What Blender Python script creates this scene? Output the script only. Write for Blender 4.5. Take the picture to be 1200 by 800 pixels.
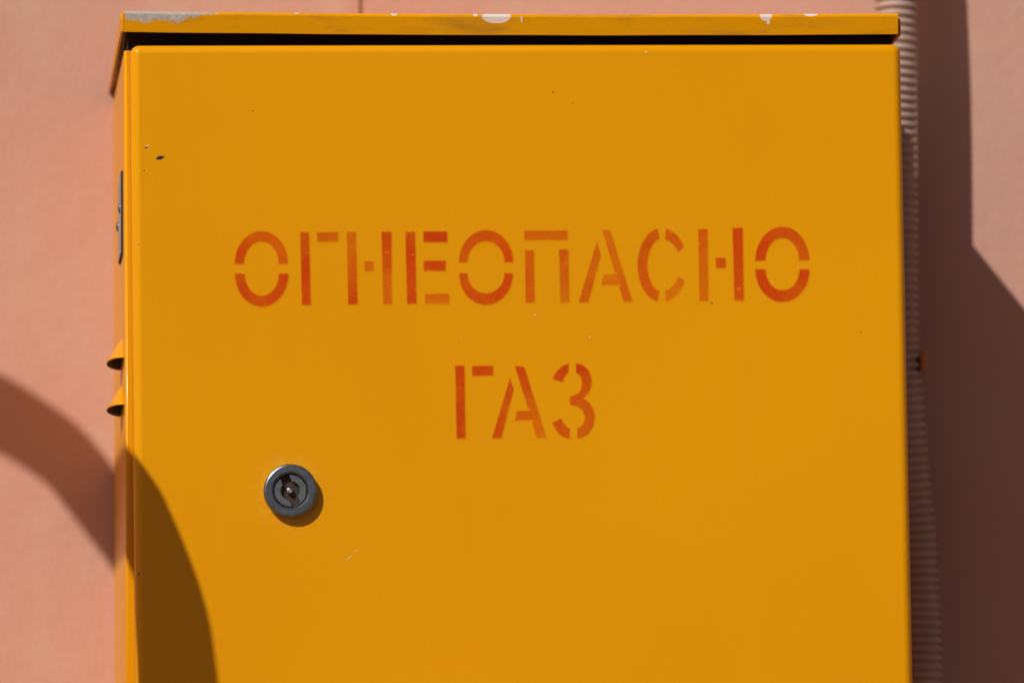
import bpy, bmesh, math, random
import numpy as np
from mathutils import Vector, Matrix, noise

random.seed(7)
for o in list(bpy.data.objects):
    bpy.data.objects.remove(o)
S = bpy.context.scene
C = S.collection

# ------------------------------------------------------------------ camera
# World: X to the right along the cabinet, Y into the wall, Z up, metres.
# The door's front face is the plane Y = 0; its top left corner is (0, 0, TOP).
TOP = 1.75
FPX = 9112.0                      # focal length in pixels of a 1200 px wide picture
L = 4.556                         # camera to door plane
d = np.array([-740.0, 1050.0, FPX]); d /= np.linalg.norm(d)          # wall normal
u = np.array([-692.0, -79575.0, FPX]); u -= d * (d @ u); u /= np.linalg.norm(u)
h = np.cross(u, d); h = h if h[0] > 0 else -h
ROT = np.stack([h, d, u], 1)      # world -> camera (right, down, forward)


def ray(px, py):
    return ROT.T @ np.array([(px - 600) / FPX, (py - 400) / FPX, 1.0])


r0 = ray(153, 52)
CAM = np.array([0.0, 0.0, TOP]) - r0 * (L / r0[1])


def at(px, py, Y=0.0):
    """The point of the plane at depth Y that the photograph shows at (px, py)."""
    r = ray(px, py)
    return Vector(CAM + r * ((Y - CAM[1]) / r[1]))


cam = bpy.data.cameras.new('camera')
cam.sensor_width = 36.0
cam.sensor_fit = 'HORIZONTAL'
cam.lens = FPX * 36.0 / 1200.0
cam.clip_start = 0.05
cam.clip_end = 3000
cam.dof.use_dof = True
cam.dof.focus_distance = L / float(r0[1]) * 1.003
cam.dof.aperture_fstop = 4.5
cam_o = bpy.data.objects.new('camera', cam)
C.objects.link(cam_o)
m = Matrix.Identity(4)
for i in range(3):
    m[i][0] = ROT[0][i]; m[i][1] = -ROT[1][i]; m[i][2] = -ROT[2][i]; m[i][3] = CAM[i]
cam_o.matrix_world = m
S.camera = cam_o

# ------------------------------------------------------------------ sky, sun, exposure
TX, TY = 0.80, 1.04               # sun ray: per metre of depth, TX to the right and TY down
sun_dir = Vector((TX, 1.0, -TY)).normalized()
elev = math.asin(-sun_dir.z)
rot = math.atan2(-sun_dir.x, -sun_dir.y)
W = bpy.data.worlds.new('World')
S.world = W
W.use_nodes = True
nt = W.node_tree
sky = nt.nodes.new('ShaderNodeTexSky')
sky.sky_type = 'NISHITA'
sky.sun_disc = False
sky.sun_elevation = elev
sky.sun_rotation = rot
sky.air_density = 0.5
sky.dust_density = 2.0
sky.ozone_density = 0.6
bg = nt.nodes['Background']
bg.inputs['Strength'].default_value = 0.05
nt.links.new(sky.outputs[0], bg.inputs['Color'])
sun = bpy.data.lights.new('sun', 'SUN')
sun.energy = 5.0
sun.angle = math.radians(0.6)
sun.color = (1.0, 0.93, 0.82)
sun_o = bpy.data.objects.new('sun', sun)
C.objects.link(sun_o)
sun_o.rotation_euler = sun_dir.to_track_quat('-Z', 'Y').to_euler()
sun_o.location = (-3, -4, 6)
S.render.engine = 'CYCLES'
S.cycles.max_bounces = 6
S.view_settings.view_transform = 'Standard'
S.view_settings.look = 'None'
S.view_settings.exposure = -0.50
S.view_settings.gamma = 1.0
S.view_settings.use_curve_mapping = False


# ------------------------------------------------------------------ node helper
class N:
    def __init__(self, name):
        self.m = bpy.data.materials.new(name)
        self.m.use_nodes = True
        self.t = self.m.node_tree
        self.b = self.t.nodes['Principled BSDF']
        g = self.t.nodes.new('ShaderNodeNewGeometry')
        self.pos = g.outputs['Position']
        s = self.t.nodes.new('ShaderNodeSeparateXYZ')
        self.t.links.new(self.pos, s.inputs[0])
        self.x, self.y, self.z = s.outputs

    def put(self, sock, v):
        if isinstance(v, bpy.types.NodeSocket):
            self.t.links.new(v, sock)
        else:
            sock.default_value = v

    def math(self, op, a, b=0.0, c=0.0, clamp=False):
        n = self.t.nodes.new('ShaderNodeMath'); n.operation = op; n.use_clamp = clamp
        for s, v in zip(n.inputs, (a, b, c)):
            self.put(s, v)
        return n.outputs[0]

    def mix(self, f, a, b):
        n = self.t.nodes.new('ShaderNodeMix'); n.data_type = 'RGBA'
        self.put(n.inputs[0], f)
        for s, v in ((n.inputs[6], a), (n.inputs[7], b)):
            self.put(s, v if isinstance(v, bpy.types.NodeSocket) else (*v[:3], 1.0))
        return n.outputs[2]

    def noise(self, scale, detail=3.0, rough=0.55, stretch=None, seed=0.0):
        n = self.t.nodes.new('ShaderNodeTexNoise')
        n.inputs['Scale'].default_value = scale
        n.inputs['Detail'].default_value = detail
        n.inputs['Roughness'].default_value = rough
        mp = self.t.nodes.new('ShaderNodeMapping')
        mp.inputs['Scale'].default_value = stretch or (1, 1, 1)
        mp.inputs['Location'].default_value = (seed, seed * 1.7, seed * .6)
        self.t.links.new(self.pos, mp.inputs[0])
        self.t.links.new(mp.outputs[0], n.inputs['Vector'])
        return n.outputs['Fac']

    def ramp(self, v, lo, hi):
        n = self.t.nodes.new('ShaderNodeMapRange')
        n.inputs['From Min'].default_value = lo; n.inputs['From Max'].default_value = hi
        self.put(n.inputs['Value'], v)
        return n.outputs[0]

    def bump(self, height, strength, dist):
        n = self.t.nodes.new('ShaderNodeBump')
        n.inputs['Strength'].default_value = strength
        n.inputs['Distance'].default_value = dist
        self.put(n.inputs['Height'], height)
        prev = self.b.inputs['Normal']
        if prev.is_linked:
            self.t.links.new(prev.links[0].from_socket, n.inputs['Normal'])
        self.t.links.new(n.outputs[0], prev)

    def specks(self, scale, size, seed=0.0, keep=0.9):
        """sparse round dots"""
        mp = self.t.nodes.new('ShaderNodeMapping')
        mp.inputs['Location'].default_value = (seed, 0, seed * 2)
        self.t.links.new(self.pos, mp.inputs[0])
        v = self.t.nodes.new('ShaderNodeTexVoronoi'); v.inputs['Scale'].default_value = scale
        self.t.links.new(mp.outputs[0], v.inputs['Vector'])
        sep = self.t.nodes.new('ShaderNodeSeparateColor')
        self.t.links.new(v.outputs['Color'], sep.inputs[0])
        pick = self.math('GREATER_THAN', sep.outputs[0], keep)
        rad = self.math('MULTIPLY', sep.outputs[1], size)
        return self.math('MULTIPLY', self.math('LESS_THAN', v.outputs['Distance'], rad), pick)

    def blob(self, U, V, cu, cv, a, b, jag, ang=0.0, k=0.6):
        """soft ragged ellipse in half millimetres on the door plane, 0..1"""
        du = self.math('SUBTRACT', U, cu); dv = self.math('SUBTRACT', V, cv)
        if ang:
            c, s = math.cos(ang), math.sin(ang)
            p = self.math('ADD', self.math('MULTIPLY', du, c), self.math('MULTIPLY', dv, s))
            q = self.math('SUBTRACT', self.math('MULTIPLY', dv, c), self.math('MULTIPLY', du, s))
            du, dv = p, q
        e = self.math('ADD', self.math('POWER', self.math('ABSOLUTE', self.math('DIVIDE', du, a)), 2.0),
                      self.math('POWER', self.math('ABSOLUTE', self.math('DIVIDE', dv, b)), 2.0))
        e = self.math('SUBTRACT', 1.0, e)
        e = self.math('ADD', e, self.math('MULTIPLY', self.math('SUBTRACT', jag, 0.5), k * 2))
        return self.ramp(e, -0.1, 0.25)

    def union(self, items):
        r = items[0]
        for i in items[1:]:
            r = self.math('MAXIMUM', r, i)
        return r

    def set(self, **kw):
        names = dict(color='Base Color', rough='Roughness', metal='Metallic', spec='Specular IOR Level',
                     coat='Coat Weight', coat_rough='Coat Roughness')
        for k, v in kw.items():
            s = self.b.inputs[names[k]]
            if k == 'color' and not isinstance(v, bpy.types.NodeSocket):
                v = (*v[:3], 1.0)
            self.put(s, v)


YELLOW = (0.80, 0.345, 0.0005)
YELLOW_B = (0.76, 0.318, 0.0005)
PRIMER = (0.46, 0.40, 0.36)
BARE = (0.78, 0.66, 0.62)


def paint_base(n):
    """the yellow enamel all sheet-metal parts share; returns its colour socket"""
    fade = n.noise(5.0, 2, seed=3.1)
    col = n.mix(n.ramp(fade, 0.3, 0.75), YELLOW, YELLOW_B)
    grime = n.noise(26, 3, 0.65, stretch=(1.6, 1.6, 0.35), seed=8)
    col = n.mix(n.math('MULTIPLY', n.ramp(grime, 0.52, 0.85), 0.06), col, (0.42, 0.19, 0.01))
    n.set(rough=0.32, spec=0.1, coat=0.15, coat_rough=0.15)
    n.bump(n.noise(3.2, 1, seed=1.3), 0.25, 0.004)
    n.bump(n.noise(420, 1, 0.5), 0.18, 0.0005)
    return col


def mat_paint():
    n = N('yellow_enamel'); n.set(color=paint_base(n)); return n.m


def uv_nodes(n):
    U = n.math('ADD', n.math('MULTIPLY', n.x, 2000.0), 153.0)
    V = n.math('SUBTRACT', 52.0 + TOP * 2000, n.math('MULTIPLY', n.z, 2000.0))
    return U, V


def mat_door():
    n = N('yellow_door_enamel')
    col = paint_base(n)
    col = n.mix(n.math('MULTIPLY', n.specks(70, 0.05, 4.1, 0.985), 0.45), col, (0.86, 0.62, 0.26))
    # paint rubbed by keys and fingers round the lock
    lx, _, lz = at(340, 575.6, 0.0)
    dx, dz = n.math('SUBTRACT', n.x, lx), n.math('SUBTRACT', n.z, lz)
    rad = n.math('SQRT', n.math('ADD', n.math('MULTIPLY', dx, dx), n.math('MULTIPLY', dz, dz)))
    rub = n.math('MULTIPLY', n.ramp(rad, 0.027, 0.016), n.ramp(n.noise(190, 4, .65, seed=31), .45, .7))
    col = n.mix(n.math('MULTIPLY', rub, 0.35), col, (0.86, 0.50, 0.10))
    n.set(color=col)
    return n.m


def mat_lid():
    n = N('yellow_lid_enamel')
    col = paint_base(n)
    U, V = uv_nodes(n)
    j = n.noise(330, 6, 0.7, seed=6)
    jj = n.math('ADD', n.math('MULTIPLY', n.math('SUBTRACT', j, 0.5), 17.0), n.math('MULTIPLY', n.math('SUBTRACT', n.noise(75, 2, .5, seed=21), 0.5), 14.0))
    # long worn patch along the top left of the front lip
    edge = n.math('ADD', n.math('MULTIPLY', n.math('SUBTRACT', 258.0, U), 0.22), 12.5)
    edge = n.math('MINIMUM', edge, 23.6)
    low = n.ramp(n.math('SUBTRACT', n.math('ADD', edge, jj), V), -0.7, 0.7)
    inx = n.math('MULTIPLY', n.math('GREATER_THAN', U, 146.3), n.math('LESS_THAN', U, 262.0))
    worn = n.math('MULTIPLY', low, inx)
    chips = [n.blob(U, V, cu, cv, a, b, j, 0, k) for (cu, cv, a, b, k) in (
        (587, 18, 17.5, 8.0, .25), (909, 15, 8, 6.5, .8), (912, 22, 2.2, 4, .5), (963, 13, 9, 3.2, .7),
        (465, 14.5, 4.5, 3, .5), (350, 13.0, 5, 2.6, .5), (617, 21, 1.3, 3.5, .4), (562, 16, 3, 2, .4),)]
    rust = n.ramp(n.noise(150, 5, .7, seed=4), 0.55, 0.8)
    grey = n.mix(n.math('MULTIPLY', rust, 0.5), PRIMER, (0.30, 0.22, 0.16))
    grey = n.mix(n.ramp(n.noise(420, 4, .7, seed=1), .5, .75), grey, (0.66, 0.60, 0.54))
    dirt = n.ramp(n.noise(60, 5, .65, stretch=(0.4, 1, 1.5), seed=12), 0.5, 0.72)
    col = n.mix(n.math('MULTIPLY', dirt, 0.5), col, (0.30, 0.14, 0.02))
    col = n.mix(worn, col, grey)
    col = n.mix(n.union(chips), col, BARE)
    n.set(color=col)
    allw = n.math('MAXIMUM', worn, n.union(chips))
    n.set(rough=n.math('ADD', 0.42, n.math('MULTIPLY', allw, 0.3)))
    n.bump(n.math('SUBTRACT', 1.0, allw), 0.6, 0.0004)
    return n.m


def mat_red():
    n = N('red_stencil_paint')
    base = paint_base(n)
    at_ = n.t.nodes.new('ShaderNodeAttribute'); at_.attribute_name = 'spray_weight'
    dn = n.t.nodes.new('ShaderNodeSeparateColor'); n.t.links.new(at_.outputs[0], dn.inputs[0])
    den = dn.outputs[0]
    spray = n.noise(55, 4, 0.6, seed=1.9)
    grain = n.noise(1100, 3, 0.7, seed=2.7)
    k = n.math('ADD', den, n.math('MULTIPLY', n.math('SUBTRACT', spray, 0.5), 0.55))
    k = n.math('ADD', k, n.math('MULTIPLY', n.math('SUBTRACT', grain, 0.5), 0.75))
    k = n.math('MULTIPLY', k, n.ramp(den, 0.0, 0.25))
    k = n.math('MULTIPLY', k, 1.06, clamp=True)
    nick = n.ramp(n.noise(260, 4, 0.7, stretch=(0.6, 1, 1.4), seed=7.7), 0.645, 0.70)
    k = n.math('MULTIPLY', k, n.math('SUBTRACT', 1.0, n.math('MULTIPLY', nick, 0.55)))
    red = n.mix(n.ramp(n.noise(30, 3, seed=4.4), 0.3, 0.7), (0.63, 0.066, 0.001), (0.56, 0.046, 0.001))
    n.set(color=n.mix(k, base, red))
    return n.m


def mat_wall():
    n = N('pink_plaster_paint')
    U = n.math('ADD', n.math('MULTIPLY', n.x, 2000.0), 153.0)
    big = n.noise(2.6, 4, 0.55, seed=2.2)
    mid = n.noise(12, 5, 0.6, stretch=(1.1, 1, 0.9), seed=5.5)
    col = n.mix(n.ramp(big, 0.35, 0.7), (0.60, 0.322, 0.252), (0.60, 0.352, 0.29))
    col = n.mix(n.math('MULTIPLY', n.ramp(mid, 0.48, 0.72), 0.65), col, (0.60, 0.40, 0.315))
    # thin vertical crack in the plaster, coloured darker, and a pale filler streak beside it
    wob = n.math('MULTIPLY', n.math('SUBTRACT', n.noise(9, 4, .6, seed=3), 0.5), 0.012)
    xc = at(422, 6, 0.250).x
    dx = n.math('ABSOLUTE', n.math('SUBTRACT', n.math('ADD', n.x, wob), xc))
    crack = n.ramp(dx, 0.0026, 0.0008)
    dx2 = n.math('ABSOLUTE', n.math('SUBTRACT', n.math('ADD', n.x, wob), xc - 0.019))
    filler = n.ramp(dx2, 0.010, 0.002)
    col = n.mix(n.math('MULTIPLY', filler, 0.30), col, (0.62, 0.44, 0.34))
    col = n.mix(n.math('MULTIPLY', crack, 0.45), col, (0.40, 0.17, 0.10))
    n.set(color=col, rough=0.75, spec=0.25)
    n.bump(n.noise(30, 5, 0.6, stretch=(1.2, 1, 0.8), seed=1), 0.25, 0.005)
    n.bump(n.noise(230, 4, 0.6, stretch=(1.3, 1, 0.8), seed=2), 0.22, 0.0010)
    n.bump(n.math('SUBTRACT', 1.0, crack), 0.7, 0.003)
    return n.m


def mat_simple(name, color, rough, metal=0.0, spec=0.5, var=0.15, scale=60, bump=0.0):
    n = N(name)
    dk = tuple(c * (1 - 2 * var) for c in color)
    n.set(color=n.mix(n.ramp(n.noise(scale, 5, .65), .35, .75), color, dk), metal=metal, spec=spec,
          rough=n.math('ADD', rough - .08, n.math('MULTIPLY', n.noise(scale * 2, 4, seed=3), .16)))
    if bump:
        n.bump(n.noise(scale * 8, 4), 0.4, bump)
    return n.m


M_PAINT, M_DOOR, M_LID, M_RED, M_WALL = mat_paint(), mat_door(), mat_lid(), mat_red(), mat_wall()
M_STEEL = mat_simple('tarnished_lock_steel', (0.23, 0.26, 0.31), 0.30, 0.85, var=.22, scale=260, bump=.0003)
M_PIN = mat_simple('bright_pin_steel', (0.72, 0.71, 0.68), 0.28, 0.95, scale=600)
M_RECESS = mat_simple('dark_lock_recess', (0.05, 0.034, 0.027), 0.6, 0.2, scale=500)  # dark brown floor, darker than ring and plug
M_PLUG = mat_simple('grey_lock_plug', (0.19, 0.21, 0.235), 0.45, 0.7, var=.2, scale=400, bump=.0002)
M_DARK = mat_simple('rubber_and_painted_shade', (0.03, 0.025, 0.022), 0.7)  # plate backing, and painted shade in the lid gap, hoods and vent slots
M_PLATE = mat_simple('dull_aluminium', (0.55, 0.54, 0.52), 0.42, 0.8)
M_CONDUIT = mat_simple('grey_conduit_plastic', (0.52, 0.385, 0.335), 0.5, spec=.35, var=.08, scale=40)
M_CLIP = mat_simple('painted_clip', (0.55, 0.25, 0.11), 0.5, var=.12)
M_PIPE = mat_simple('yellow_pipe_enamel', YELLOW, 0.4, var=.08, scale=12)
M_GROUND = mat_simple('sandy_concrete', (0.22, 0.135, 0.078), 0.9, spec=.2, var=.12, scale=6, bump=.002)


# ------------------------------------------------------------------ mesh helpers
def empty(name, loc):
    o = bpy.data.objects.new(name, None); o.location = loc
    o.empty_display_size = 0.05
    C.objects.link(o); return o


def link(name, me, mat, parent=None, smooth=None):
    me.materials.clear(); me.materials.append(mat)
    o = bpy.data.objects.new(name, me); C.objects.link(o)
    if parent:
        o.parent = parent
        base = parent
        off = Vector()
        while base:
            off += base.location; base = base.parent
        me.transform(Matrix.Translation(-off))
    if smooth is not None:
        for p in me.polygons:
            p.use_smooth = smooth if isinstance(smooth, bool) else p.area < smooth
    return o


def tag(o, label, cat=None, group=None, kind=None):
    o['label'] = label
    if cat: o['category'] = cat
    if group: o['group'] = group
    if kind: o['kind'] = kind
    return o


def from_bm(bm, name):
    bmesh.ops.recalc_face_normals(bm, faces=bm.faces)
    me = bpy.data.meshes.new(name); bm.to_mesh(me); bm.free(); return me


def bm_box(bm, x0, x1, y0, y1, z0, z1, bevel=0.0, seg=3, which=None):
    g = bmesh.ops.create_cube(bm, size=1.0)
    vs = g['verts']
    for v in vs:
        v.co = Vector(((x0 + x1) / 2 + v.co.x * (x1 - x0), (y0 + y1) / 2 + v.co.y * (y1 - y0),
                       (z0 + z1) / 2 + v.co.z * (z1 - z0)))
    if bevel:
        es = {e for v in vs for e in v.link_edges}
        if which:
            es = {e for e in es if which(e.verts[0].co, e.verts[1].co)}
        bmesh.ops.bevel(bm, geom=list(es), offset=bevel, segments=seg, profile=0.5, affect='EDGES')
    return bm


def lathe(bm, profile, n=64, centre=(0, 0, 0), close_start=True, close_end=False):
    """profile of (radius, y); axis along Y"""
    c = Vector(centre); rings = []
    for r, y in profile:
        rings.append([bm.verts.new(c + Vector((r * math.cos(2 * math.pi * i / n), y, r * math.sin(2 * math.pi * i / n))))
                      for i in range(n)])
    for a, b in zip(rings, rings[1:]):
        for i in range(n):
            bm.faces.new((a[i], a[(i + 1) % n], b[(i + 1) % n], b[i]))
    if close_start: bm.faces.new(rings[0])
    if close_end: bm.faces.new(rings[-1])


def tube(bm, pts, radii, n=28, caps=True):
    rings = []
    prev = None
    for i, p in enumerate(pts):
        t = (pts[min(i + 1, len(pts) - 1)] - pts[max(i - 1, 0)]).normalized()
        a = Vector((0, 1, 0)) if prev is None else prev
        a = (a - t * a.dot(t)).normalized(); prev = a
        b = t.cross(a)
        r = radii[i] if isinstance(radii, (list, tuple)) else radii
        rings.append([bm.verts.new(p + a * (r * math.cos(2 * math.pi * k / n)) + b * (r * math.sin(2 * math.pi * k / n)))
                      for k in range(n)])
    for a, b in zip(rings, rings[1:]):
        for k in range(n):
            bm.faces.new((a[k], a[(k + 1) % n], b[(k + 1) % n], b[k]))
    if caps:
        bm.faces.new(rings[0]); bm.faces.new(rings[-1])


def spline(pts, n):
    """Catmull-Rom through pts"""
    P = [pts[0] * 2 - pts[1]] + list(pts) + [pts[-1] * 2 - pts[-2]]
    out = []
    for i in range(1, len(P) - 2):
        for k in range(n):
            t = k / n
            a, b, c, e = P[i - 1], P[i], P[i + 1], P[i + 2]
            out.append(0.5 * ((2 * b) + (c - a) * t + (2 * a - 5 * b + 4 * c - e) * t * t + (3 * b - a - 3 * c + e) * t ** 3))
    out.append(pts[-1]); return out


D = 0.250                          # depth of the wall behind the door's face
ZB = 1.13                          # underside of the cabinet, below the frame


# ------------------------------------------------------------------ wall and ground
def spread(lo, dlo, dhi, hi, fine, coarse):
    a = list(np.arange(lo, dlo, coarse)) + list(np.arange(dlo, dhi, fine)) + list(np.arange(dhi, hi, coarse)) + [hi]
    return a


xs = spread(-3.0, -0.30, 0.80, 3.4, 0.011, 0.18)
zs = spread(0.0, 1.20, 1.95, 3.6, 0.011, 0.18)
verts, faces = [], []
for z in zs:
    for x in xs:
        p = Vector((x * 4.0, 3.3, z * 3.2))
        q = Vector((x * 17, 1.0, z * 11))
        verts.append((x, D + 0.0022 * noise.noise(p) + 0.0007 * noise.noise(q), z))
nx = len(xs)
for j in range(len(zs) - 1):
    for i in range(nx - 1):
        faces.append((j * nx + i, j * nx + i + 1, (j + 1) * nx + i + 1, (j + 1) * nx + i))
nf = len(verts)
verts += [(-3.0, D + 0.3, 0), (3.4, D + 0.3, 0), (3.4, D + 0.3, 3.6), (-3.0, D + 0.3, 3.6)]
tl = (len(zs) - 1) * nx
faces += [(nf + 1, nf, nf + 3, nf + 2), (tl, tl + nx - 1, nf + 2, nf + 3), (0, nf, nf + 1, nx - 1),
          (0, tl, nf + 3, nf), (nx - 1, nf + 1, nf + 2, tl + nx - 1)]
me = bpy.data.meshes.new('wall'); me.from_pydata(verts, [], faces)
wall = link('wall', me, M_WALL, smooth=0.1)
tag(wall, 'salmon pink painted plaster wall behind the yellow cabinet', 'wall')

bm = bmesh.new()
bm_box(bm, -60, 60, -90, 60, -0.3, 0.0)
tag(link('ground', from_bm(bm, 'ground'), M_GROUND), 'sandy concrete ground at the foot of the wall', kind='structure')

# ------------------------------------------------------------------ the cabinet
cab = empty('gas_cabinet', (0.225, 0.12, ZB))
tag(cab, 'yellow sheet metal gas cabinet with red stencilled Cyrillic warning letters', 'cabinet')

XL = at(146.6, 420, 0.022).x       # left side of the body
DW = at(1056, 60, 0.0).x           # width of the door
XR = DW + 0.002
LIP = TOP + 0.0075                 # lower edge of the lid's lips
BT = TOP - 0.0005                  # top of the body, a ventilation gap below the lid

bm = bmesh.new()
bm_box(bm, XL, XR, 0.022, D + 0.001, ZB, BT, 0.0016, 3,
       lambda a, b: abs(a.x - b.x) < 1e-6 and abs(a.y - b.y) < 1e-6)
top = [f for f in bm.faces if all(abs(v.co.z - BT) < 1e-5 for v in f.verts)]
bmesh.ops.delete(bm, geom=top, context='FACES')
body = link('body', from_bm(bm, 'body'), M_PAINT, cab, smooth=0.003)
sm = body.modifiers.new('sheet', 'SOLIDIFY'); sm.thickness = 0.0015; sm.offset = -1

# recessed neck that carries the lid; its near-black colour paints the gap's shade
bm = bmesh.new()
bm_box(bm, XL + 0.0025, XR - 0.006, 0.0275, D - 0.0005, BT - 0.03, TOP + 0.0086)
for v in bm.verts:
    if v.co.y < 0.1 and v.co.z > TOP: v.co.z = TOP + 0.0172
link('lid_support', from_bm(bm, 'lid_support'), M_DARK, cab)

# lid: bent top sheet with a front lip that sags a little, two side flanges
bm = bmesh.new()
ZT = TOP + 0.0200
t = 0.0014
prof = []
for k in range(7):                 # outer skin: front lip up, round the bend, back
    a = math.pi / 2 * k / 6
    prof.append((-0.003 + 0.0022 * (1 - math.sin(a)) * 0 + 0.0022 * (1 - math.cos(a)), ZT - 0.0022 + 0.0022 * math.sin(a)))
prof = [(-0.0013, LIP)] + prof + [(D + 0.001, ZT)]
inner = [(D + 0.001, ZT - t), (-0.003 + t, ZT - t), (-0.0013 + t, LIP)]
loop = prof + inner
NX = 48
x0, x1 = -0.0042, DW - 0.0020
rows = []
for i in range(NX + 1):
    s = i / NX
    sag = -0.0013 * math.sin(math.pi * s) ** 0.8 + 0.00018 * noise.noise(Vector((s * 9, 0, 4)))
    rows.append([bm.verts.new((x0 + (x1 - x0) * s, y, z + (sag if y < 0.1 else -0.009) + 0.0004 * (s - .5))) for y, z in loop])
n = len(loop)
for a, b in zip(rows, rows[1:]):
    for k in range(n):
        bm.faces.new((a[k], a[(k + 1) % n], b[(k + 1) % n], b[k]))
bm.faces.new(rows[0]); bm.faces.new(rows[-1])
lid = link('lid', from_bm(bm, 'lid'), M_LID, cab)
for xa, xb, yf in ((-0.0058, -0.0044, -0.0012), (DW - 0.0014, DW + 0.0003, 0.0030)):
    bm = bmesh.new()
    bm_box(bm, xa, xb, yf, D + 0.001, LIP, ZT - 0.0016, 0.004, 4,
           lambda a, b: abs(a.x - b.x) > 1e-4 and min(a.z, b.z) > TOP + 0.015 and max(a.y, b.y) < 0.1)
    for v in bm.verts:
        if v.co.y > 0.1 and v.co.z > TOP + 0.015: v.co.z -= 0.0088
    link('side_flange', from_bm(bm, 'side_flange'), M_LID, lid)

# door: shallow pan with rolled edges, hung a touch out of square
DR = math.radians(0.30)


def door_rot(me):
    P = Matrix.Translation((0, 0, TOP)); me.transform(P @ Matrix.Rotation(-DR, 4, 'Y') @ P.inverted())


bm = bmesh.new()
bm_box(bm, 0.0, DW, 0.0, 0.0195, ZB + 0.012, TOP - 0.0002, 0.0052, 6,
       lambda a, b: (a.y < 0.01 or b.y < 0.01))
me = from_bm(bm, 'door'); door_rot(me)
door = link('door', me, M_DOOR, cab, smooth=0.02)

# ---- stencil lettering: every stroke is a strip between two rails, thin paint on the door
def rail_quad(tl, tr, br, bl):
    """bar as rails left and right running from its top to its bottom"""
    return [tl, bl], [tr, br]


def rail_arc(cx, cy, oa, ob, ia, ib, a0, a1, n=22, p=2.0):
    o, i = [], []
    for k in range(n + 1):
        a = math.radians(a0 + (a1 - a0) * k / n)
        c, s = math.cos(a), math.sin(a)
        o.append((cx + oa * c, cy - ob * s)); i.append((cx + ia * c, cy - ib * s))
    return o, i


def resample(r, n):
    r = [Vector(p) for p in r]
    ln = [0]
    for a, b in zip(r, r[1:]): ln.append(ln[-1] + (b - a).length)
    out = []
    for k in range(n + 1):
        s = ln[-1] * k / n
        for i in range(len(r) - 1):
            if s <= ln[i + 1] + 1e-9:
                t = (s - ln[i]) / max(ln[i + 1] - ln[i], 1e-9); out.append(r[i].lerp(r[i + 1], t)); break
    return out


SOFT = 1.25                        # half width of the sprayed edge, in half millimetres


def letter(name_label, strokes, lift=0.00005):
    verts, faces, dens = [], [], []
    for si, st in enumerate(strokes):
        A, B, d0, d1 = st[0], st[1], st[2], st[3]
        A = [Vector(p) for p in A]; B = [Vector(p) for p in B]
        if len(A) == 2:
            A = resample(A, 18); B = resample(B, 18)
        length = sum((b - a).length for a, b in zip(A, A[1:])) * .5 + sum((b - a).length for a, b in zip(B, B[1:])) * .5
        n = len(A)
        e = SOFT / length * (n - 1)
        inner_t = [k for k in range(1, n - 1) if e + .05 < k < n - 1 - e - .05]
        ts = [-e, e] + inner_t + [n - 1 - e, n - 1 + e]
        td = [0, 1] + [1] * len(inner_t) + [1, 0]
        joined = len(st) > 4 and st[4]       # right side runs into another stroke: no soft edge there
        base = len(verts)

        def pt(R, t):
            if t <= 0: return R[0] + (R[0] - R[1]) * (-t)
            if t >= n - 1: return R[-1] + (R[-1] - R[-2]) * (t - n + 1)
            i = int(t); i = min(i, n - 2); return R[i].lerp(R[i + 1], t - i)
        for t_, q in zip(ts, td):
            a, b = pt(A, t_), pt(B, t_)
            w = max((b - a).length, 1.5); v = SOFT / w
            mid = d0 + (d1 - d0) * min(max(t_ / (n - 1), 0), 1)
            for vv, q2 in ((-v, 0), (v, 1), (.5, 1), (1 - v, 1), (1 + v, 1 if joined else 0)):
                p = a.lerp(b, vv)
                co = at(p.x, p.y, 0.0)
                co.y = -(lift + si * 0.00001)
                verts.append(co); dens.append(mid * min(q, q2))
        for r in range(len(ts) - 1):
            for k in range(4):
                i0 = base + r * 5 + k
                faces.append((i0, i0 + 1, i0 + 6, i0 + 5))
    me = bpy.data.meshes.new('stencil_letter'); me.from_pydata(verts, [], faces)
    ca = me.color_attributes.new('spray_weight', 'FLOAT_COLOR', 'POINT')
    for i, v in enumerate(dens):
        ca.data[i].color = (v, v, v, 1)
    bm = bmesh.new(); bm.from_mesh(me)
    for f in bm.faces:
        f.normal_update()
        if f.normal.y > 0: f.normal_flip()
    bm.to_mesh(me); bm.free()
    o = link('stencil_letter', me, M_RED, door)
    o['label'] = name_label
    return o


def Z(ox, oy, k):
    return lambda pts: [(ox + x / k, oy + y / k) for x, y in pts]


def bar(z, tl, tr, br, bl, d0=.9, d1=.9, joined=False):
    q = z([tl, tr, br, bl]); a, b = rail_quad(*q); return (a, b, d0, d1, joined)


def ring(z, k, cx, cy, oa, ob, ia, ib, a0, a1, d0=.9, d1=.9):
    (px, py), = z([(cx, cy)])
    o, i = rail_arc(px, py, oa / k, ob / k, ia / k, ib / k, a0, a1); return (o, i, d0, d1)


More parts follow.
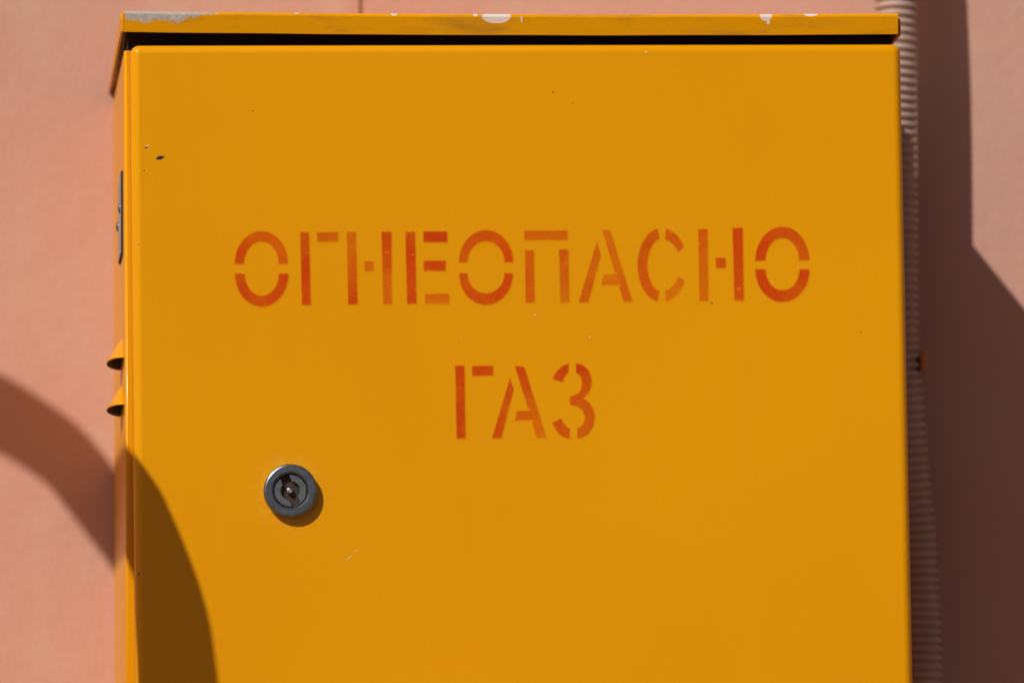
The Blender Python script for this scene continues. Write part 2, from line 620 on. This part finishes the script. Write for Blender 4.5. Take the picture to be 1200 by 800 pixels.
a = Z(260, 250, 5); b = Z(490, 250, 5); c = Z(720, 250, 5); k5 = 5.0
letter('red stencilled letter O, first of the upper word', [
    ring(a, k5, 232, 298, 157, 195, 101, 131, 180, 0, .92, .72), ring(a, k5, 234, 352, 158, 196, 100, 130, 180, 360, .85, .9)])
letter('red stencilled letter with a stem and short top bar in the upper word', [
    bar(a, (458, 110), (512, 110), (522, 536), (469, 538), .74, .98), bar(a, (557, 112), (682, 108), (682, 165), (558, 168), .72, .62)])
letter('red stencilled letter H, third of the upper word', [
    bar(a, (730, 108), (787, 108), (797, 533), (740, 536), .6, .86), bar(a, (835, 280), (890, 280), (890, 340), (835, 340), .6, .6),
    bar(a, (935, 108), (995, 106), (998, 532), (945, 535), .92, .62)])
letter('red stencilled letter E of the upper word', [
    bar(a, (1075, 108), (1133, 106), (1142, 530), (1085, 533), .88, .98), bar(b, (30, 106), (172, 105), (172, 170), (30, 170), 1, 1),
    bar(b, (32, 278), (162, 276), (162, 338), (32, 338), .92, .9), bar(b, (38, 472), (183, 470), (183, 530), (39, 532), .66, .56)])
letter('red stencilled letter O in the middle of the upper word', [
    ring(b, k5, 398, 288, 160, 190, 108, 123, 180, 0, .75, 1), ring(b, k5, 398, 350, 159, 188, 108, 118, 180, 360, .8, .98)])
letter('red stencilled letter shaped like a gate in the upper word', [
    bar(b, (622, 103), (878, 100), (878, 157), (622, 160), .76, .7), bar(b, (625, 215), (678, 213), (685, 522), (630, 524), .84, .7),
    bar(b, (825, 212), (882, 210), (886, 522), (832, 524), .84, .48)])
letter('red stencilled letter A of the upper word', [
    bar(b, (1047, 165), (1073, 245), (998, 523), (940, 523), .66, .72), bar(b, (1077, 98), (1125, 95), (1257, 518), (1205, 520), .6, .66),
    bar(b, (1086, 358), (1160, 354), (1180, 420), (1070, 420), .5, .58, True)])
letter('red stencilled letter C of the upper word', [
    ring(c, k5, 275, 303, 140, 217, 80, 152, 98, 262, .78, .74),
    ring(c, k5, 275, 303, 152, 217, 112, 152, 80, 29, .74, .74), ring(c, k5, 275, 303, 152, 217, 112, 152, 280, 335, .58, .58)])
letter('red stencilled letter H before the last letter of the upper word', [
    bar(c, (490, 92), (547, 92), (553, 515), (497, 516), .72, .62), bar(c, (592, 260), (652, 260), (655, 322), (595, 324), .9, .85),
    bar(c, (692, 87), (752, 85), (760, 512), (702, 514), 1, .8)])
letter('red stencilled letter O, last of the upper word', [
    ring(c, k5, 984, 278, 159, 200, 98, 131, 180, 0, 1, .82), ring(c, k5, 985, 327, 160, 194, 99, 123, 180, 360, .95, .92)])
kz = 1200 / 210.0
e = Z(510, 410, kz)
letter('red stencilled letter with a stem and short top bar in the lower word', [
    bar(e, (133, 105), (197, 103), (205, 592), (143, 595), .96, .84), bar(e, (247, 107), (390, 104), (390, 172), (247, 176), .92, .9)])
letter('red stencilled letter A of the lower word', [
    bar(e, (500, 185), (527, 262), (445, 590), (380, 592), .86, .86), bar(e, (533, 105), (597, 112), (747, 588), (680, 590), .92, .52),
    bar(e, (545, 408), (629, 403), (650, 470), (533, 472), .72, .74, True)])
oz = [(943, 90), (985, 98), (1025, 130), (1046, 175), (1050, 215), (1044, 255), (1030, 285), (1008, 310), (990, 322),
      (1012, 335), (1036, 356), (1060, 400), (1070, 445), (1062, 505), (1030, 558), (990, 584), (950, 597)]
iz = [(943, 153), (962, 164), (975, 182), (981, 203), (982, 225), (978, 255), (962, 288), (903, 312), (900, 340),
      (905, 368), (950, 378), (985, 402), (1000, 440), (998, 472), (988, 497), (972, 513), (950, 525)]
letter('red stencilled letter like a numeral three, last of the lower word', [
    (e(oz), e(iz), .94, .66),
    (e([(893, 90), (860, 102), (825, 130), (800, 160), (784, 195)]), e([(893, 150), (880, 162), (868, 178), (860, 196), (853, 218)]), .95, .95),
    (e([(784, 485), (800, 525), (828, 562), (862, 585), (902, 597)]), e([(846, 457), (856, 480), (868, 500), (882, 514), (902, 525)]), .92, .78)])

# ---- chips and dirt on the door, thin flakes with ragged outlines
M_CHIP = mat_simple('pale_chip', (0.80, 0.60, 0.34), 0.7, spec=.2, var=.1, scale=300)
M_MARK = mat_simple('black_mark', (0.012, 0.009, 0.008), 0.6, spec=.3)


def flake(name, px, py, ra, rb, ang, mat, nv=13):
    bm = bmesh.new(); vs = []
    for k in range(nv):
        q = 2 * math.pi * k / nv
        w = random.uniform(.72, 1.12)
        du, dv = ra * w * math.cos(q), rb * w * math.sin(q)
        co = at(px + du * math.cos(ang) - dv * math.sin(ang), py + du * math.sin(ang) + dv * math.cos(ang), 0.0)
        co.y = -0.00004; vs.append(bm.verts.new(co))
    f = bm.faces.new(vs)
    g = bmesh.ops.extrude_face_region(bm, geom=[f])
    for v in g['geom']:
        if isinstance(v, bmesh.types.BMVert): v.co.y += 0.00003
    link(name, from_bm(bm, name), mat, door)


for (px, py, ra, rb, ang) in ((627, 369, 1.6, 1.3, 0), (409, 653, 6, .45, -.75), (417, 645, 4, .35, -.6), (173, 171, 2.4, .9, -.4),
                              (757, 61, 1.6, 1.2, 0), (161.5, 285, .9, 1.1, 0),
                              (540, 396, .8, .7, 0), (905, 330, .7, .8, 0)):
    flake('paint_chip', px, py, ra, rb, ang, M_CHIP)
for (px, py, ra, rb, ang) in ((188, 185, 5.0, 2.4, -.2), (834, 355, 1.2, 1.1, 0), (648, 108, .8, 1.6, .2), (671, 121, .7, .7, 0),
                              (171.5, 173, 3, .6, -.4), (297, 130, .8, .8, 0), (169, 200, .9, .7, 0),
                              (162, 672, 1.1, 1.1, 0), (1009, 389, .9, .8, 0),):
    flake('dirt_mark', px, py, ra, rb, ang, M_MARK)

# ---- quarter-turn lock
lc = at(340, 575.6, 0.0)
lock = None
R_ = 0.0158
bm = bmesh.new()
lathe(bm, [(R_, 0.001), (R_ + .0001, -0.0026), (R_, -0.0048), (R_ - .0006, -0.0056), (R_ - .0013, -0.0060),
           (0.0113, -0.0060), (0.0107, -0.0055), (0.0102, -0.0048), (0.0101, -0.0012)], 72, lc, True, False)
me = from_bm(bm, 'lock')
lock = link('lock', me, M_STEEL, cab, smooth=True)
me.set_sharp_from_angle(angle=math.radians(18))
lock['label'] = 'round tarnished steel lock below the lettering'
# recessed floor
bm = bmesh.new()
lathe(bm, [(0.0101, -0.0012), (0.003, -0.0012), (0.0005, -0.0012)], 48, lc, False, True)
link('recess', from_bm(bm, 'recess'), M_RECESS, lock)
# two raised jaws of the plug, split by the key slot
ang0 = math.radians(112)           # direction of the slot, from +X towards +Z
for s in (0, math.pi):
    bm = bmesh.new()
    ro, ri = 0.0096, 0.0056
    half_o, half_i = math.radians(17), math.radians(33)
    nseg = 26
    rails = []
    for k in range(nseg + 1):
        f = k / nseg
        ao = ang0 + s + half_o + (math.pi - 2 * half_o) * f
        ai = ang0 + s + half_i + (math.pi - 2 * half_i) * f
        po = Vector((ro * math.cos(ao), 0, ro * math.sin(ao))) + lc
        pi_ = Vector((ri * math.cos(ai), 0, ri * math.sin(ai))) + lc
        rails.append((po, pi_))
    ring_v = []
    for po, pi_ in rails:
        m1 = po.lerp(pi_, .1); m2 = po.lerp(pi_, .88)
        ring_v.append([bm.verts.new((p.x, y, p.z)) for p, y in ((po, -.0013), (po, -.0039), (m1, -.0043), (m2, -.0043), (pi_, -.0038), (pi_, -.0013))])
    for A_, B_ in zip(ring_v, ring_v[1:]):
        for k in range(5):
            bm.faces.new((A_[k], A_[k + 1], B_[k + 1], B_[k]))
    bm.faces.new(ring_v[0]); bm.faces.new(ring_v[-1])
    link('plug', from_bm(bm, 'plug'), M_PLUG, lock)
bm = bmesh.new()
lathe(bm, [(0.0019, -0.0010), (0.0019, -0.0036), (0.0016, -0.0043), (0.0009, -0.0046), (0.0006, -0.0044)], 24,
      lc + Vector((-0.0004, 0, 0.0002)), False, True)
link('pin', from_bm(bm, 'pin'), M_PIN, lock, smooth=True)

# ---- louvres pressed into the left side
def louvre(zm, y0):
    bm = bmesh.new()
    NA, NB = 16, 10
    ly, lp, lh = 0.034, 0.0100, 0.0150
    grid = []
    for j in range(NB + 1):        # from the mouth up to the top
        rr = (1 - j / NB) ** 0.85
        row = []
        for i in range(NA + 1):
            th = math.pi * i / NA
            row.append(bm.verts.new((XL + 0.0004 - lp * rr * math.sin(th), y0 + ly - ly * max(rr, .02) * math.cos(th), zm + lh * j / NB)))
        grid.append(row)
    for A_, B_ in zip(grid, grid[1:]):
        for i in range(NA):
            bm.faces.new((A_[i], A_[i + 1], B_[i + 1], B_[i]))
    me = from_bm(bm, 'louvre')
    o = link('louvre', me, M_PAINT, cab, smooth=True); me.materials.append(M_DARK)  # second slot: hood's inner faces coloured dark for the shade inside
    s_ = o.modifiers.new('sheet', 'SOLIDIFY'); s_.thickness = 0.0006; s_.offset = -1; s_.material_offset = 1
    # dark slab set in the side under the hood, painting the opening's shade
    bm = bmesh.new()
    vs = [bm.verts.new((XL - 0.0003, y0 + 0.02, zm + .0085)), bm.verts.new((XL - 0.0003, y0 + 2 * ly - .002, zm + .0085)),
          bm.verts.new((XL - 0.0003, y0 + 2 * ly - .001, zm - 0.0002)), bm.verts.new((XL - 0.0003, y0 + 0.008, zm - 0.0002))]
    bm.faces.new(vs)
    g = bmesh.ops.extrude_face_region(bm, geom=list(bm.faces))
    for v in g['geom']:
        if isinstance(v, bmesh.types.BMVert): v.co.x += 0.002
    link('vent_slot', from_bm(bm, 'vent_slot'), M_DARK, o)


Y0 = 0.045
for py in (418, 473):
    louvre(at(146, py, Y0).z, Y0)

# ---- small metal plate riveted to the left side, above the louvres
py0, py1 = 0.052, 0.105
za, zb = at(144, 200, py0).z, at(144, 297, py0).z
bm = bmesh.new()
bm_box(bm, XL - 0.0011, XL + 0.0003, py0, py1, zb, za)
gk = link('side_plate', from_bm(bm, 'side_plate'), M_DARK, cab)
gk['label'] = 'small dark edged metal plate on the cabinet side'
bm = bmesh.new()
bm_box(bm, XL - 0.0016, XL - 0.0010, py0 + .001, py1 - .001, zb + .001, za - .001, 0.0003, 1)
link('face_plate', from_bm(bm, 'face_plate'), M_PLATE, gk)
for yy, zz in ((py0 + .006, at(143, 243, py0).z), (py1 - .008, at(138, 268, py1).z)):
    bm = bmesh.new()
    bmesh.ops.create_uvsphere(bm, u_segments=14, v_segments=8, radius=0.0026)
    for v in bm.verts: v.co = Vector((XL - 0.0012 + v.co.x * .7, yy + v.co.y, zz + v.co.z * 1.3))
    link('rivet', from_bm(bm, 'rivet'), M_STEEL, gk, smooth=True)

# ------------------------------------------------------------------ corrugated conduit and its clip
RC = 0.0138
key = [(1048, -560, .018), (1049, -300, .032), (1050, -100, .040), (1050.3, 60, .0435), (1050.8, 230, .0435), (1052, 400, .0425),
       (1058, 480, .041), (1066, 570, .039), (1074, 660, .038), (1079, 800, .040), (1082, 1000, .040), (1084, 1300, .036)]
path = spline([at(x, y, D - s) for x, y, s in key], 40)
# walk the path by arc length so that the ribs are even
acc = [0.0]
for p, q in zip(path, path[1:]): acc.append(acc[-1] + (q - p).length)
pitch = 0.00535; sub = 8
cnt = int(acc[-1] / pitch * sub)
pts, rad, i = [], [], 0
for kq in range(cnt):
    s = kq * pitch / sub
    while acc[i + 1] < s: i += 1
    t_ = (s - acc[i]) / (acc[i + 1] - acc[i])
    pts.append(path[i].lerp(path[i + 1], t_))
    ph = (kq % sub) / sub
    w = 0.5 + 0.5 * math.cos(2 * math.pi * ph)
    rad.append(RC - 0.0034 * (1 - w ** 0.6))
bm = bmesh.new(); tube(bm, pts, rad, 30)
cond = link('conduit', from_bm(bm, 'conduit'), M_CONDUIT, smooth=True)
tag(cond, 'grey corrugated cable conduit running down the wall beside the cabinet', 'conduit')

SC = .0425
cp = at(1054, 425, D - SC)
clip = empty('pipe_clip', (cp.x, D, cp.z))
tag(clip, 'small orange brown clip holding the corrugated conduit to the wall', 'clip')
bm = bmesh.new()
ringv = []
for kq in range(25):               # open cradle: wraps the conduit from behind, open to the front
    a_ = math.radians(62 + 236 * kq / 24)
    row = []
    for rr, zz in ((RC + .0003, -.0062), (RC + .0034, -.0062), (RC + .0034, .0062), (RC + .0003, .0062)):
        row.append(bm.verts.new((cp.x + rr * math.sin(a_), D - SC - rr * math.cos(a_), cp.z + zz)))
    ringv.append(row)
for A_, B_ in zip(ringv, ringv[1:]):
    for kq in range(4):
        bm.faces.new((A_[kq], A_[(kq + 1) % 4], B_[(kq + 1) % 4], B_[kq]))
bm.faces.new(ringv[0]); bm.faces.new(ringv[-1])
link('cradle', from_bm(bm, 'cradle'), M_CLIP, clip)
bm = bmesh.new()
bm_box(bm, cp.x - .006, cp.x + .006, D - SC + RC, D + .001, cp.z - .005, cp.z + .005, .0012, 2)
link('stem', from_bm(bm, 'stem'), M_CLIP, clip)

# ------------------------------------------------------------------ gas pipe standing in front of the wall, left of the frame
G = 0.20
PR = 0.0195


def lift_wall(px, py):             # shadow point on the wall -> point on the pipe's plane
    p = at(px, py, D); return Vector((p.x - (D + G) * TX, -G, p.z + (D + G) * TY))


def lift_door(px, py):
    p = at(px, py, 0); return Vector((p.x - G * TX, -G, p.z + G * TY))


outer = [lift_wall(*q) for q in ((0, 439), (25, 451), (50, 468), (75, 485), (100, 508), (130, 537))]
outer += [lift_door(*q) for q in ((162, 537), (176, 556), (194, 586), (212, 627), (227, 665), (241, 706), (250, 751), (256, 805))]
outer = spline(outer, 8)
for _ in range(40):
    outer = [outer[0]] + [(outer[i - 1] + outer[i] * 2 + outer[i + 1]) / 4 for i in range(1, len(outer) - 1)] + [outer[-1]]
key = []
for i in range(0, len(outer), 6):  # step inwards from the shadow's edge to the pipe's axis
    t_ = (outer[min(i + 1, len(outer) - 1)] - outer[max(i - 1, 0)]).normalized()
    nrm = Vector((-t_.z, 0, t_.x))           # points up and right of the run
    nrm = nrm if nrm.x + nrm.z > 0 else -nrm
    sp = TX * nrm.x - TY * nrm.z
    key.append(outer[i] - nrm * (PR * math.sqrt(1 + sp * sp)))
# run of the pipe to the left of the shadow: mirror image of the bend
first = key[0]
left = [first + Vector((-.03, 0, .010)), first + Vector((-.075, 0, .017)), first + Vector((-.135, 0, .010)),
        first + Vector((-.195, 0, -.022)), first + Vector((-.245, 0, -.075)), first + Vector((-.275, 0, -.14)),
        first + Vector((-.285, 0, -.22))]
last = key[-1]
full = [Vector((left[-1].x, -G, left[-1].z - .35))] + left[::-1] + key + [last + Vector((.0012, 0, -.06)), last + Vector((.0012, 0, -.3)), Vector((last.x + .0012, -G, -0.02))]
pp = spline(full, 14)
# relax the curve a little
for _ in range(14):
    pp = [pp[0]] + [(pp[i - 1] + pp[i] * 2 + pp[i + 1]) / 4 for i in range(1, len(pp) - 1)] + [pp[-1]]
bm = bmesh.new(); tube(bm, pp, PR, 36)
base = Vector((last.x, -G, 0.0))
pipe = empty('gas_pipe', base)
tag(pipe, 'yellow gas vent pipe bent over in an arch left of the cabinet', 'pipe')
link('tube', from_bm(bm, 'tube'), M_PIPE, pipe, smooth=True)
bm = bmesh.new()
lathe(bm, [(0.05, .0), (0.05, .008), (0.022, .009)], 32)
me = from_bm(bm, 'flange'); me.transform(Matrix.Translation(base) @ Matrix.Rotation(math.pi / 2, 4, 'X'))
link('flange', me, M_PIPE, pipe)
